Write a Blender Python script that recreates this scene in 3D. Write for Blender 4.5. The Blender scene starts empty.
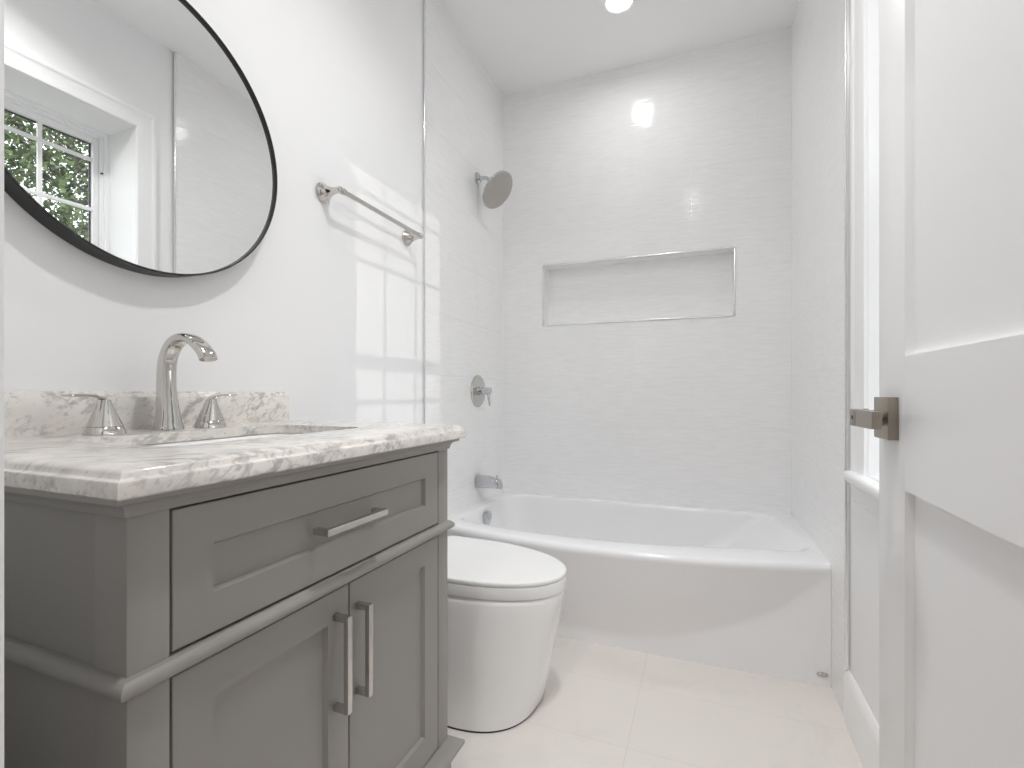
import bpy, bmesh, math, random
from mathutils import Vector, Matrix
PI = math.pi
SC = bpy.context.scene
COL = SC.collection
random.seed(7)

# ------------------------------------------------------------------ camera, sky, sun, exposure
cam_d = bpy.data.cameras.new('camera')
cam_d.sensor_width = 36.0
cam_d.lens = 488.5 / 1024 * 36
cam_d.shift_y = (393.3 - 384) / 1024
cam_d.clip_start = 0.01
cam = bpy.data.objects.new('camera', cam_d)
COL.objects.link(cam)
cam.location = (1.13, 0.0, 0.982)
cam.rotation_euler = (PI / 2, 0, math.atan((704.5 - 512) / 488.5))
SC.camera = cam

world = bpy.data.worlds.new('sky')
SC.world = world
world.use_nodes = True
bg = world.node_tree.nodes['Background']
bg.inputs[0].default_value = (0.95, 0.975, 1.0, 1)
bg.inputs[1].default_value = 3.0

SUN_DIR = Vector((-1.0, 0.27, -0.247)).normalized()
sun_d = bpy.data.lights.new('sun', 'SUN')
sun_d.energy = 0.55
sun_d.angle = 0.006
sun_d.color = (1.0, 0.97, 0.93)
sun = bpy.data.objects.new('sun', sun_d)
COL.objects.link(sun)
sun.location = (8, -2, 4)
sun.rotation_euler = SUN_DIR.to_track_quat('-Z', 'Y').to_euler()

vs = SC.view_settings
vs.view_transform = 'Standard'
vs.look = 'None'
vs.gamma = 1.0
vs.use_curve_mapping = False
vs.exposure = 0.0
cy = SC.cycles
cy.use_denoising = True
cy.max_bounces = 16
cy.diffuse_bounces = 10
cy.glossy_bounces = 6
cy.transparent_max_bounces = 12
cy.sample_clamp_indirect = 6.0
cy.caustics_reflective = False
cy.caustics_refractive = False

# ------------------------------------------------------------------ materials
def new_mat(name):
    m = bpy.data.materials.new(name)
    m.use_nodes = True
    nt = m.node_tree
    return m, nt, nt.nodes['Principled BSDF']

def mat(name, col, rough=0.5, metal=0.0, spec=0.5, coat=0.0, bump=None):
    m, nt, p = new_mat(name)
    p.inputs['Base Color'].default_value = (*col, 1)
    p.inputs['Roughness'].default_value = rough
    p.inputs['Metallic'].default_value = metal
    p.inputs['Specular IOR Level'].default_value = spec
    if coat:
        p.inputs['Coat Weight'].default_value = coat
        p.inputs['Coat Roughness'].default_value = 0.06
    if bump:
        tc = nt.nodes.new('ShaderNodeTexCoord')
        mp = nt.nodes.new('ShaderNodeMapping')
        mp.inputs['Scale'].default_value = bump[0]
        nz = nt.nodes.new('ShaderNodeTexNoise')
        nz.inputs['Scale'].default_value = 1.0
        nz.inputs['Detail'].default_value = 3
        b = nt.nodes.new('ShaderNodeBump')
        b.inputs['Strength'].default_value = bump[1]
        b.inputs['Distance'].default_value = bump[2]
        nt.links.new(tc.outputs['Object'], mp.inputs['Vector'])
        nt.links.new(mp.outputs['Vector'], nz.inputs['Vector'])
        nt.links.new(nz.outputs['Fac'], b.inputs['Height'])
        nt.links.new(b.outputs['Normal'], p.inputs['Normal'])
    return m

def emit(name, col, strength):
    m, nt, p = new_mat(name)
    p.inputs['Base Color'].default_value = (*col, 1)
    p.inputs['Emission Color'].default_value = (*col, 1)
    p.inputs['Emission Strength'].default_value = strength
    return m

def mnode(nt, op, a=None, b=None):
    n = nt.nodes.new('ShaderNodeMath')
    n.operation = op
    for i, v in enumerate((a, b)):
        if v is None:
            continue
        if isinstance(v, (int, float)):
            n.inputs[i].default_value = v
        else:
            nt.links.new(v, n.inputs[i])
    return n.outputs[0]

def tile_wall(name, axis, u0, v0, tw, th, base, joint, ripple):
    """Glossy ripple tile in running bond; joints drawn from object coordinates."""
    m, nt, p = new_mat(name)
    tc = nt.nodes.new('ShaderNodeTexCoord')
    sp = nt.nodes.new('ShaderNodeSeparateXYZ')
    nt.links.new(tc.outputs['Object'], sp.inputs[0])
    u = sp.outputs[axis]
    v = sp.outputs['Z']
    cb = nt.nodes.new('ShaderNodeCombineXYZ')
    nt.links.new(mnode(nt, 'ADD', u, 20 * tw - u0), cb.inputs[0])
    nt.links.new(mnode(nt, 'ADD', v, 20 * th - v0), cb.inputs[1])
    br = nt.nodes.new('ShaderNodeTexBrick')
    br.offset = 0.5
    br.inputs['Scale'].default_value = 1.0
    br.inputs['Brick Width'].default_value = tw
    br.inputs['Row Height'].default_value = th
    br.inputs['Mortar Size'].default_value = 0.0009
    br.inputs['Mortar Smooth'].default_value = 0.2
    br.inputs['Color1'].default_value = (*base, 1)
    br.inputs['Color2'].default_value = (*[c * 0.985 for c in base], 1)
    br.inputs['Mortar'].default_value = (*joint, 1)
    nt.links.new(cb.outputs[0], br.inputs['Vector'])
    # wavy horizontal ridges
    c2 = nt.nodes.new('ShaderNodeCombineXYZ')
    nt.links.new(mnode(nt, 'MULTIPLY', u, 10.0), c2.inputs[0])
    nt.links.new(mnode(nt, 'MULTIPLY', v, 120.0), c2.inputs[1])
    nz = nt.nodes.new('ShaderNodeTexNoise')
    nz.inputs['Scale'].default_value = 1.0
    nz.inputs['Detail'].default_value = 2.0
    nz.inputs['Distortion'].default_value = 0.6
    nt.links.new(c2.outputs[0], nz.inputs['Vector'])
    ridge_shade = nt.nodes.new('ShaderNodeMapRange')  # shading of the ridges, put into the tile colour
    ridge_shade.inputs[1].default_value = 0.3
    ridge_shade.inputs[2].default_value = 0.7
    ridge_shade.inputs[3].default_value = 0.94
    ridge_shade.inputs[4].default_value = 1.0
    nt.links.new(nz.outputs['Fac'], ridge_shade.inputs[0])
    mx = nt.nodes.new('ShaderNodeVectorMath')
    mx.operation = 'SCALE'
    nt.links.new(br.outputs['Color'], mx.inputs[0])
    nt.links.new(ridge_shade.outputs[0], mx.inputs['Scale'])
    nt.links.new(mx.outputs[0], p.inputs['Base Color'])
    h = mnode(nt, 'SUBTRACT', nz.outputs['Fac'], mnode(nt, 'MULTIPLY', br.outputs['Fac'], 0.6))
    b = nt.nodes.new('ShaderNodeBump')
    b.inputs['Strength'].default_value = 1.0
    b.inputs['Distance'].default_value = ripple
    nt.links.new(h, b.inputs['Height'])
    nt.links.new(b.outputs['Normal'], p.inputs['Normal'])
    p.inputs['Roughness'].default_value = 0.07
    p.inputs['Specular IOR Level'].default_value = 0.45
    return m

def floor_tile(name):
    m, nt, p = new_mat(name)
    tc = nt.nodes.new('ShaderNodeTexCoord')
    mp = nt.nodes.new('ShaderNodeMapping')
    mp.inputs['Location'].default_value = (6.1 - 0.93, 3.03 - 1.375 + 0.303 * 10, 0)
    br = nt.nodes.new('ShaderNodeTexBrick')
    br.offset = 0.0
    br.inputs['Scale'].default_value = 1.0
    br.inputs['Brick Width'].default_value = 0.61
    br.inputs['Row Height'].default_value = 0.303
    br.inputs['Mortar Size'].default_value = 0.0012
    br.inputs['Mortar Smooth'].default_value = 0.2
    br.inputs['Color1'].default_value = (0.80, 0.762, 0.722, 1)
    br.inputs['Color2'].default_value = (0.79, 0.752, 0.712, 1)
    br.inputs['Mortar'].default_value = (0.70, 0.67, 0.63, 1)
    nt.links.new(tc.outputs['Object'], mp.inputs['Vector'])
    nt.links.new(mp.outputs['Vector'], br.inputs['Vector'])
    nz = nt.nodes.new('ShaderNodeTexNoise')
    nz.inputs['Scale'].default_value = 3.2
    nz.inputs['Detail'].default_value = 6
    nz.inputs['Roughness'].default_value = 0.6
    nz.inputs['Distortion'].default_value = 1.2
    nt.links.new(tc.outputs['Object'], nz.inputs['Vector'])
    rp = nt.nodes.new('ShaderNodeValToRGB')
    rp.color_ramp.elements[0].position = 0.30
    rp.color_ramp.elements[0].color = (0.93, 0.93, 0.93, 1)
    rp.color_ramp.elements[1].position = 0.46
    rp.color_ramp.elements[1].color = (1, 1, 1, 1)
    nt.links.new(nz.outputs['Fac'], rp.inputs[0])
    mx = nt.nodes.new('ShaderNodeMix')
    mx.data_type = 'RGBA'
    mx.blend_type = 'MULTIPLY'
    mx.inputs[0].default_value = 1.0
    nt.links.new(br.outputs['Color'], mx.inputs[6])
    nt.links.new(rp.outputs[0], mx.inputs[7])
    nt.links.new(mx.outputs[2], p.inputs['Base Color'])
    p.inputs['Roughness'].default_value = 0.22
    p.inputs['Specular IOR Level'].default_value = 0.4
    return m

def marble(name):
    m, nt, p = new_mat(name)
    tc = nt.nodes.new('ShaderNodeTexCoord')
    base = (0.80, 0.765, 0.72, 1)
    prev = None
    e1 = Vector((0.55, 0.74, 0.40)).normalized()      # the way the veins run
    e2 = Vector((-0.70, 0.71, 0.02)).normalized()
    e2 = (e2 - e1 * e2.dot(e1)).normalized()
    e3 = e1.cross(e2)
    def dot(e, k):
        n = nt.nodes.new('ShaderNodeVectorMath')
        n.operation = 'DOT_PRODUCT'
        n.inputs[1].default_value = tuple(e * k)
        nt.links.new(tc.outputs['Object'], n.inputs[0])
        return n.outputs['Value']
    def field(k1, k2, k3, detail, rough, dist):
        cb = nt.nodes.new('ShaderNodeCombineXYZ')
        for i, o in enumerate((dot(e1, k1), dot(e2, k2), dot(e3, k3))):
            nt.links.new(o, cb.inputs[i])
        nz = nt.nodes.new('ShaderNodeTexNoise')
        nz.inputs['Scale'].default_value = 1.0
        nz.inputs['Detail'].default_value = detail
        nz.inputs['Roughness'].default_value = rough
        nz.inputs['Distortion'].default_value = dist
        nt.links.new(cb.outputs[0], nz.inputs['Vector'])
        return nz.outputs['Fac']
    def ramp(v, a, b, inv=False):
        rp = nt.nodes.new('ShaderNodeValToRGB')
        rp.color_ramp.elements[0].position = a
        rp.color_ramp.elements[1].position = b
        if inv:
            rp.color_ramp.elements[0].color = (1, 1, 1, 1)
            rp.color_ramp.elements[1].color = (0, 0, 0, 1)
        nt.links.new(v, rp.inputs[0])
        return rp.outputs[0]
    def blend(f, col):
        nonlocal prev
        mx = nt.nodes.new('ShaderNodeMix')
        mx.data_type = 'RGBA'
        nt.links.new(f, mx.inputs[0])
        if prev is None:
            mx.inputs[6].default_value = base
        else:
            nt.links.new(prev, mx.inputs[6])
        mx.inputs[7].default_value = col
        prev = mx.outputs[2]
    # soft grey clouds, streaks along the grain, thin dark veins
    blend(mnode(nt, 'MULTIPLY', ramp(field(3, 13, 13, 4, 0.55, 0.1), 0.45, 0.75), 0.55), (0.56, 0.545, 0.525, 1))
    patch_ = ramp(field(4, 11, 11, 2, 0.5, 0.0), 0.36, 0.54)
    blend(mnode(nt, 'MULTIPLY', mnode(nt, 'MULTIPLY', ramp(field(6, 55, 55, 3, 0.55, 0.15), 0.51, 0.64), patch_), 0.85), (0.40, 0.39, 0.38, 1))
    blend(mnode(nt, 'MULTIPLY', ramp(field(9, 110, 110, 2, 0.5, 0.1), 0.56, 0.70), 0.7), (0.45, 0.44, 0.425, 1))
    d1 = mnode(nt, 'ABSOLUTE', mnode(nt, 'SUBTRACT', field(1.6, 26, 26, 2, 0.5, 0.0), 0.5))
    blend(mnode(nt, 'MULTIPLY', mnode(nt, 'MULTIPLY', ramp(d1, 0.0, 0.03, True), patch_), 0.6), (0.38, 0.37, 0.36, 1))
    nt.links.new(prev, p.inputs['Base Color'])
    p.inputs['Roughness'].default_value = 0.14
    p.inputs['Specular IOR Level'].default_value = 0.5
    return m

def glass_pane(name):
    m = bpy.data.materials.new(name)
    m.use_nodes = True
    nt = m.node_tree
    nt.nodes.remove(nt.nodes['Principled BSDF'])
    out = nt.nodes['Material Output']
    tr = nt.nodes.new('ShaderNodeBsdfTransparent')
    tr.inputs[0].default_value = (0.97, 0.975, 0.975, 1)
    gl = nt.nodes.new('ShaderNodeBsdfGlossy')
    gl.inputs['Roughness'].default_value = 0.0
    mx = nt.nodes.new('ShaderNodeMixShader')
    mx.inputs[0].default_value = 0.06
    nt.links.new(tr.outputs[0], mx.inputs[1])
    nt.links.new(gl.outputs[0], mx.inputs[2])
    nt.links.new(mx.outputs[0], out.inputs[0])
    return m

def leaf_mat(name):
    m, nt, p = new_mat(name)
    tc = nt.nodes.new('ShaderNodeTexCoord')
    nz = nt.nodes.new('ShaderNodeTexNoise')
    nz.inputs['Scale'].default_value = 4.0
    rp = nt.nodes.new('ShaderNodeValToRGB')
    rp.color_ramp.elements[0].position = 0.35
    rp.color_ramp.elements[0].color = (0.05, 0.085, 0.03, 1)
    rp.color_ramp.elements[1].position = 0.7
    rp.color_ramp.elements[1].color = (0.16, 0.23, 0.08, 1)
    nt.links.new(tc.outputs['Object'], nz.inputs['Vector'])
    nt.links.new(nz.outputs['Fac'], rp.inputs[0])
    nt.links.new(rp.outputs[0], p.inputs['Base Color'])
    p.inputs['Roughness'].default_value = 0.6
    return m

M = {}
M['paint'] = mat('white_wall_paint', (0.88, 0.88, 0.887), 0.45, spec=0.3)
M['ceil'] = mat('white_ceiling_paint', (0.90, 0.90, 0.905), 0.7, spec=0.2)
M['trim'] = mat('white_trim_paint', (0.88, 0.88, 0.885), 0.35, spec=0.4)
M['door'] = mat('white_door_paint', (0.90, 0.90, 0.905), 0.38, spec=0.4)
TB, TJ = (0.90, 0.90, 0.90), (0.84, 0.84, 0.84)
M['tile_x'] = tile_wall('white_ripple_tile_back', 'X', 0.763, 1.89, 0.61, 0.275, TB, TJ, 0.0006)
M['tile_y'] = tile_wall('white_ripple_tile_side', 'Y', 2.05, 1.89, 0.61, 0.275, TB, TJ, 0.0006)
M['floor'] = floor_tile('cream_floor_tile')
M['marble'] = marble('white_grey_marble')
M['grey'] = mat('grey_cabinet_paint', (0.305, 0.294, 0.276), 0.42, spec=0.4)
M['chrome'] = mat('chrome', (0.60, 0.615, 0.63), 0.07, 1.0)
M['edge'] = mat('bright_metal_edge', (0.86, 0.86, 0.87), 0.20, 1.0)
M['nickel'] = mat('polished_nickel', (0.62, 0.60, 0.57), 0.07, 1.0)
M['brushed'] = mat('brushed_nickel', (0.60, 0.585, 0.565), 0.26, 1.0)
M['lever'] = mat('satin_bronze_nickel', (0.36, 0.32, 0.27), 0.34, 1.0)
M['spray'] = mat('grey_spray_face', (0.47, 0.45, 0.42), 0.55, 0.2, bump=((170, 170, 170), 0.8, 0.002))
M['black'] = mat('matte_black_metal', (0.028, 0.027, 0.027), 0.42, 0.3)
M['mirror'] = mat('mirror_silver', (0.93, 0.94, 0.935), 0.0, 1.0)
M['porc'] = mat('white_porcelain', (0.88, 0.88, 0.88), 0.12, spec=0.5, coat=0.3)
M['tub'] = mat('white_enamel', (0.87, 0.87, 0.88), 0.16, spec=0.5)
M['seat'] = mat('white_seat_plastic', (0.86, 0.86, 0.86), 0.25, spec=0.5)
M['rubber'] = mat('dark_seam', (0.03, 0.03, 0.03), 0.7)
M['lens'] = emit('lit_downlight_lens', (1.0, 0.98, 0.95), 14.0)
M['glass'] = glass_pane('window_glass')
M['leaf'] = leaf_mat('green_leaves')
M['bark'] = mat('brown_bark', (0.10, 0.085, 0.065), 0.9, bump=((14, 14, 3), 0.7, 0.05))
M['lawn'] = mat('green_lawn', (0.13, 0.145, 0.10), 0.9, bump=((30, 30, 30), 0.8, 0.05))
M['hallfloor'] = mat('oak_hall_floor', (0.42, 0.33, 0.24), 0.35, bump=((3, 40, 3), 0.2, 0.002))

# ------------------------------------------------------------------ mesh helpers
def quad(bm, *pts, mi=0):
    f = bm.faces.new([bm.verts.new(p) for p in pts])
    f.material_index = mi
    return f

def box(bm, x0, x1, y0, y1, z0, z1, bev=0.0, seg=2, mi=0, open_=()):
    v = [bm.verts.new((x, y, z)) for x in (x0, x1) for y in (y0, y1) for z in (z0, z1)]
    fs = []
    for idx in ((0, 1, 3, 2), (4, 6, 7, 5), (0, 4, 5, 1), (2, 3, 7, 6), (0, 2, 6, 4), (1, 5, 7, 3)):
        f = bm.faces.new([v[i] for i in idx])
        f.material_index = mi
        fs.append(f)
    if bev > 0:
        es = list({e for f in fs for e in f.edges})
        r = bmesh.ops.bevel(bm, geom=es, offset=bev, segments=seg, profile=0.5, affect='EDGES')
        for f in r['faces']:
            f.material_index = mi
    return v

def loft(bm, loops, closed=True, cap0=False, cap1=False, smooth=True, mi=0):
    """loops: list of equal-length point rings."""
    V = [[bm.verts.new(p) for p in lp] for lp in loops]
    n = len(V[0])
    for a, b in zip(V[:-1], V[1:]):
        rng = range(n) if closed else range(n - 1)
        for i in rng:
            j = (i + 1) % n
            f = bm.faces.new((a[i], a[j], b[j], b[i]))
            f.smooth = smooth
            f.material_index = mi
    if cap0:
        f = bm.faces.new(list(reversed(V[0]))); f.material_index = mi
    if cap1:
        f = bm.faces.new(V[-1]); f.material_index = mi
    return V

def ring(c, ax, r, n=32, ref=None, r2=None):
    """circle (or ellipse) of radius r around axis ax at c."""
    ax = Vector(ax).normalized()
    ref = Vector(ref) if ref is not None else (Vector((0, 0, 1)) if abs(ax.z) < 0.9 else Vector((0, 1, 0)))
    e1 = (ref - ax * ref.dot(ax)).normalized()
    e2 = ax.cross(e1)
    r2 = r if r2 is None else r2
    c = Vector(c)
    return [c + e1 * (r * math.cos(2 * PI * i / n)) + e2 * (r2 * math.sin(2 * PI * i / n)) for i in range(n)]

def lathe(bm, c, ax, prof, n=32, mi=0, cap0=True, cap1=True):
    """prof: (distance along axis, radius)."""
    ax = Vector(ax).normalized()
    loft(bm, [ring(Vector(c) + ax * d, ax, max(r, 1e-4), n) for d, r in prof], True, cap0, cap1, True, mi)

def tube(bm, pts, radii, n=16, ref=(0, 1, 0), flat=None, cap=True):
    """tube through pts; flat = per-point second radius (along the side axis)."""
    pts = [Vector(p) for p in pts]
    loops = []
    for i, p in enumerate(pts):
        t = (pts[min(i + 1, len(pts) - 1)] - pts[max(i - 1, 0)]).normalized()
        r = radii[i] if isinstance(radii, (list, tuple)) else radii
        r2 = flat[i] if flat else r
        loops.append(ring(p, t, r2, n, ref, r))
    loft(bm, loops, True, cap, cap)

def smooth_path(pts, sub=6):
    """Catmull-Rom through points (any dimension)."""
    P = [list(p) for p in pts]
    P = [[2 * a - b for a, b in zip(P[0], P[1])]] + P + [[2 * a - b for a, b in zip(P[-1], P[-2])]]
    out = []
    for i in range(1, len(P) - 2):
        for k in range(sub):
            t = k / sub
            out.append([0.5 * (2 * b + (c - a) * t + (2 * a - 5 * b + 4 * c - d) * t * t + (3 * b - a - 3 * c + d) * t ** 3)
                        for a, b, c, d in zip(P[i - 1], P[i], P[i + 1], P[i + 2])])
    out.append(P[-2])
    return out

def obj(name, bm, mats, parent=None, recalc=True, autosmooth=None):
    if recalc:
        bmesh.ops.recalc_face_normals(bm, faces=bm.faces)
    me = bpy.data.meshes.new(name)
    bm.to_mesh(me)
    bm.free()
    me.set_sharp_from_angle(angle=math.radians(42))
    if not isinstance(mats, (list, tuple)):
        mats = [mats]
    for m in mats:
        me.materials.append(m)
    o = bpy.data.objects.new(name, me)
    COL.objects.link(o)
    if parent is not None:
        o.parent = parent
        o.matrix_parent_inverse = parent.matrix_basis.inverted()
    return o

def thing(name, label, cat, loc=(0, 0, 0), group=None):
    o = bpy.data.objects.new(name, None)
    COL.objects.link(o)
    o.location = loc
    o.empty_display_size = 0.05
    o['label'] = label
    o['category'] = cat
    if group:
        o['group'] = group
    return o

def struct(name, bm, mats, parent=None):
    o = obj(name, bm, mats, parent)
    if parent is None:
        o['kind'] = 'structure'
    return o

def struct_empty(name, loc=(0, 0, 0)):
    o = bpy.data.objects.new(name, None)
    COL.objects.link(o)
    o.location = loc
    o['kind'] = 'structure'
    return o

B = bmesh.new

# ------------------------------------------------------------------ lamps that light the room
W, D, H = 1.524, 2.711, 2.767
YF = 0.19            # inner face of the wall with the doorway
RX = 1.534           # painted right wall
YTL, YTR = 1.828, 1.732   # where the tile starts, left and right
WT = 0.20            # outer wall thickness

def area_lamp(name, loc, size, power, col=(1, 0.996, 0.99), shape='DISK', rot=(0, 0, 0), size_y=None, spread=PI):
    l = bpy.data.lights.new(name, 'AREA')
    l.energy = power
    l.color = col
    l.shape = shape
    l.size = size
    if size_y:
        l.size_y = size_y
    l.spread = spread
    o = bpy.data.objects.new(name, l)
    COL.objects.link(o)
    o.location = loc
    o.rotation_euler = rot
    return o

# daylight guide for the window opening (a sampling portal, gives off nothing itself)
por = area_lamp('window_portal', (1.80, 1.18, 1.49), 0.70, 1.0, shape='RECTANGLE', rot=(0, PI / 2, 0), size_y=0.70)
por.data.size = 1.48
por.data.cycles.is_portal = True

# ------------------------------------------------------------------ room shell
bm = B(); box(bm, -0.3, 1.9, -0.0, D + 0.3, -0.12, 0.0); struct('floor', bm, M['floor'])
bm = B(); box(bm, -0.3, 1.9, YF - 0.13, D + 0.3, H, H + 0.15); struct('ceiling', bm, M['ceil'])

bm = B()
box(bm, -WT, 0.0, YF - 0.12, YTL, 0, H, mi=0)
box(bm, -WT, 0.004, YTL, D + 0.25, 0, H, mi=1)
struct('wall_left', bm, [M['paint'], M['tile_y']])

# back wall with the niche
NX0, NX1, NZ0, NZ1, ND = 0.262, 1.268, 1.380, 1.718, 0.09
bm = B()
box(bm, 0.0, NX0, D, D + 0.25, 0, H)
box(bm, NX1, W + 0.2, D, D + 0.25, 0, H)
box(bm, NX0, NX1, D, D + 0.25, 0, NZ0)
box(bm, NX0, NX1, D, D + 0.25, NZ1, H)
box(bm, NX0, NX1, D + ND, D + 0.25, NZ0, NZ1)
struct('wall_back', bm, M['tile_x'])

# right wall with the window opening
OY0, OY1, OZ0, OZ1 = 0.800, 1.548, 0.762, 2.285
RO = 1.80   # outer face
bm = B()
box(bm, RX, RO, YF - 0.12, OY0, 0, H, mi=0)
box(bm, RX, RO, OY1, YTR, 0, H, mi=0)
box(bm, RX, RO, OY0, OY1, 0, OZ0, mi=0)
box(bm, RX, RO, OY0, OY1, OZ1, H, mi=0)
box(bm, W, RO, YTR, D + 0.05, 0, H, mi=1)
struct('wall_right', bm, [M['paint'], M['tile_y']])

# wall with the doorway
DX0, DX1, DZ = 0.625, 1.448, 2.115
bm = B()
box(bm, -0.05, DX0, YF - 0.12, YF, 0, H)
box(bm, DX1, RX + 0.02, YF - 0.12, YF, 0, H)
box(bm, DX0, DX1, YF - 0.12, YF, DZ, H)
struct('wall_front', bm, M['paint'])

# hall beyond the doorway, behind the camera
bm = B()
box(bm, -0.9, -0.8, -1.75, YF - 0.12, 0, H)
box(bm, 2.3, 2.4, -1.75, YF - 0.12, 0, H)
box(bm, -0.9, 2.4, -1.85, -1.75, 0, H)
box(bm, -0.8, -0.0, YF - 0.2, YF - 0.12, 0, H)
box(bm, 1.5, 2.3, YF - 0.2, YF - 0.12, 0, H)
struct('wall_hall', bm, M['paint'])
bm = B(); box(bm, -0.9, 2.4, -1.85, 0.0, -0.12, -0.002); struct('floor_hall', bm, M['hallfloor'])
bm = B(); box(bm, -0.9, 2.4, -1.85, YF - 0.13, H, H + 0.15); struct('ceiling_hall', bm, M['ceil'])

# ------------------------------------------------------------------ trims
def profile_strip(bm, path, prof, closed=False, smooth=False):
    """path: list of (point, outward unit, up unit); prof: list of (out, up)."""
    loops = []
    for p, o, u in path:
        p, o, u = Vector(p), Vector(o), Vector(u)
        loops.append([p + o * a + u * b for a, b in prof])
    loft(bm, loops, True, True, True, smooth)

BASE = [(0, 0), (0.016, 0), (0.016, 0.132), (0.012, 0.146), (0.004, 0.155), (0, 0.155)]
bm = B()
profile_strip(bm, [((RX, 0.205, 0), (-1, 0, 0), (0, 0, 1)), ((RX, YTR - 0.004, 0), (-1, 0, 0), (0, 0, 1))], BASE)
struct('baseboard_right', bm, M['trim'])
bm = B()
profile_strip(bm, [((0, 1.06, 0), (1, 0, 0), (0, 0, 1)), ((0, YTL - 0.004, 0), (1, 0, 0), (0, 0, 1))], BASE)
struct('baseboard_left', bm, M['trim'])
# metal edge strips where tile meets paint
bm = B(); box(bm, 0.0, 0.0075, YTL - 0.009, YTL + 0.001, 0.155, H - 0.001, 0.002); struct('trim_1', bm, M['edge'])
bm = B(); box(bm, W - 0.002, RX + 0.002, YTR - 0.006, YTR + 0.003, 0.155, H - 0.001, 0.001); struct('trim_2', bm, M['edge'])
# metal edge round the niche
bm = B()
t, pr_ = 0.009, 0.003
for (a, b, c, d) in ((NX0 - t, NX1 + t, NZ1, NZ1 + t), (NX0 - t, NX1 + t, NZ0 - t, NZ0), (NX0 - t, NX0, NZ0, NZ1), (NX1, NX1 + t, NZ0, NZ1)):
    box(bm, a, b, D - pr_, D + 0.004, c, d, 0.0012)
struct('trim_3', bm, M['edge'])
# door frame: jamb lining and casing on the room side
bm = B()
box(bm, DX0 - 0.002, DX0 + 0.018, YF - 0.122, YF + 0.002, 0, DZ, 0.002)
box(bm, DX1 - 0.006, DX1 + 0.002, YF - 0.122, YF - 0.002, 0, DZ, 0.002)
box(bm, DX0 + 0.018, DX1 - 0.006, YF - 0.122, YF + 0.002, DZ - 0.01, DZ + 0.002, 0.002)
struct('trim_4', bm, M['trim'])
bm = B()
box(bm, DX0 - 0.075, DX0 + 0.004, YF, YF + 0.018, 0, DZ + 0.085, 0.004)
box(bm, DX1 + 0.004, RX - 0.001, YF, YF + 0.010, 0, DZ + 0.085, 0.003)
box(bm, DX0 + 0.004, DX1 + 0.004, YF, YF + 0.018, DZ + 0.005, DZ + 0.085, 0.004)
struct('trim_5', bm, M['trim'])

# ------------------------------------------------------------------ window (right wall)
win = struct_empty('window_1', (RX, (OY0 + OY1) / 2, OZ0))
CW = 0.085   # casing width
prof = [(0, 0), (0.010, 0.0), (0.014, 0.006), (0.014, 0.060), (0.018, 0.066), (0.022, 0.072), (0.022, CW - 0.004), (0.018, CW), (0, CW)]
bm = B()
# head + two legs, mitred: walk the opening edge; 'up' points away from the opening
def miter(y, z, oy, oz):
    return [Vector((RX - a, y + oy * b, z + oz * b)) for a, b in prof]
loops = [miter(OY0, OZ0, -1, 0), miter(OY0, OZ1, -1, 1), miter(OY1, OZ1, 1, 1), miter(OY1, OZ0, 1, 0)]
loft(bm, loops, True, True, True, False)
obj('casing', bm, M['trim'], win)
bm = B()
box(bm, RX + 0.0005, RX + 0.20, OY0 + 0.001, OY1 - 0.001, OZ0 - 0.026, OZ0 + 0.002, 0.002)
box(bm, RX - 0.040, RX, OY0 - CW - 0.004, OY1 + CW + 0.004, OZ0 - 0.026, OZ0 + 0.002, 0.008, 3)
obj('stool', bm, M['trim'], win)
AZ = OZ0 - 0.026
bm = B()
profile_strip(bm, [((RX, OY0 - CW, AZ), (-1, 0, 0), (0, 0, -1)), ((RX, OY1 + CW, AZ), (-1, 0, 0), (0, 0, -1))],
              [(0, 0), (0.018, 0), (0.022, 0.012), (0.014, 0.022), (0.014, 0.050), (0.019, 0.054), (0.017, 0.062), (0.0, 0.064)])
obj('apron', bm, M['trim'], win)
# jamb liners
SX = 1.735  # room side of the sash frame
bm = B()
box(bm, RX - 0.001, SX + 0.05, OY0 - 0.012, OY0 + 0.002, OZ0, OZ1)
box(bm, RX - 0.001, SX + 0.05, OY1 - 0.002, OY1 + 0.012, OZ0, OZ1)
box(bm, RX - 0.001, SX + 0.05, OY0 - 0.012, OY1 + 0.012, OZ1 - 0.002, OZ1 + 0.012)
obj('jamb', bm, M['trim'], win)
# fixed vinyl frame, stepped
bm = B()
def frame(bm, x0, x1, y0, y1, z0, z1, w, bev=0.002, wb=None):
    wb = w if wb is None else wb
    box(bm, x0, x1, y0, y0 + w, z0, z1, bev)
    box(bm, x0, x1, y1 - w, y1, z0, z1, bev)
    box(bm, x0, x1, y0 + w, y1 - w, z1 - w, z1, bev)
    box(bm, x0, x1, y0 + w, y1 - w, z0, z0 + wb, bev)
frame(bm, SX, SX + 0.06, OY0, OY1, OZ0, OZ1, 0.020)
frame(bm, SX + 0.012, SX + 0.06, OY0 + 0.020, OY1 - 0.020, OZ0 + 0.02, OZ1 - 0.02, 0.012)
obj('window_frame', bm, M['trim'], win)
GY0, GY1 = 0.860, 1.490
MR0, MR1 = 1.510, 1.556
GZ1, GZ0 = 2.222, 0.850
def sash(name, x0, x1, z0, z1, g0, g1):
    bm = B()
    box(bm, x0, x1, OY0 + 0.033, GY0, z0, z1, 0.003)
    box(bm, x0, x1, GY1, OY1 - 0.033, z0, z1, 0.003)
    box(bm, x0, x1, GY0, GY1, z0, g0, 0.003)
    box(bm, x0, x1, GY0, GY1, g1, z1, 0.003)
    s = obj(name, bm, M['trim'], win)
    return s
us = sash('sash', SX + 0.030, SX + 0.055, MR0, OZ1 - 0.033, MR1, GZ1)
ls = sash('sash', SX + 0.016, SX + 0.040, OZ0 + 0.033, MR1, GZ0, MR0)
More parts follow.
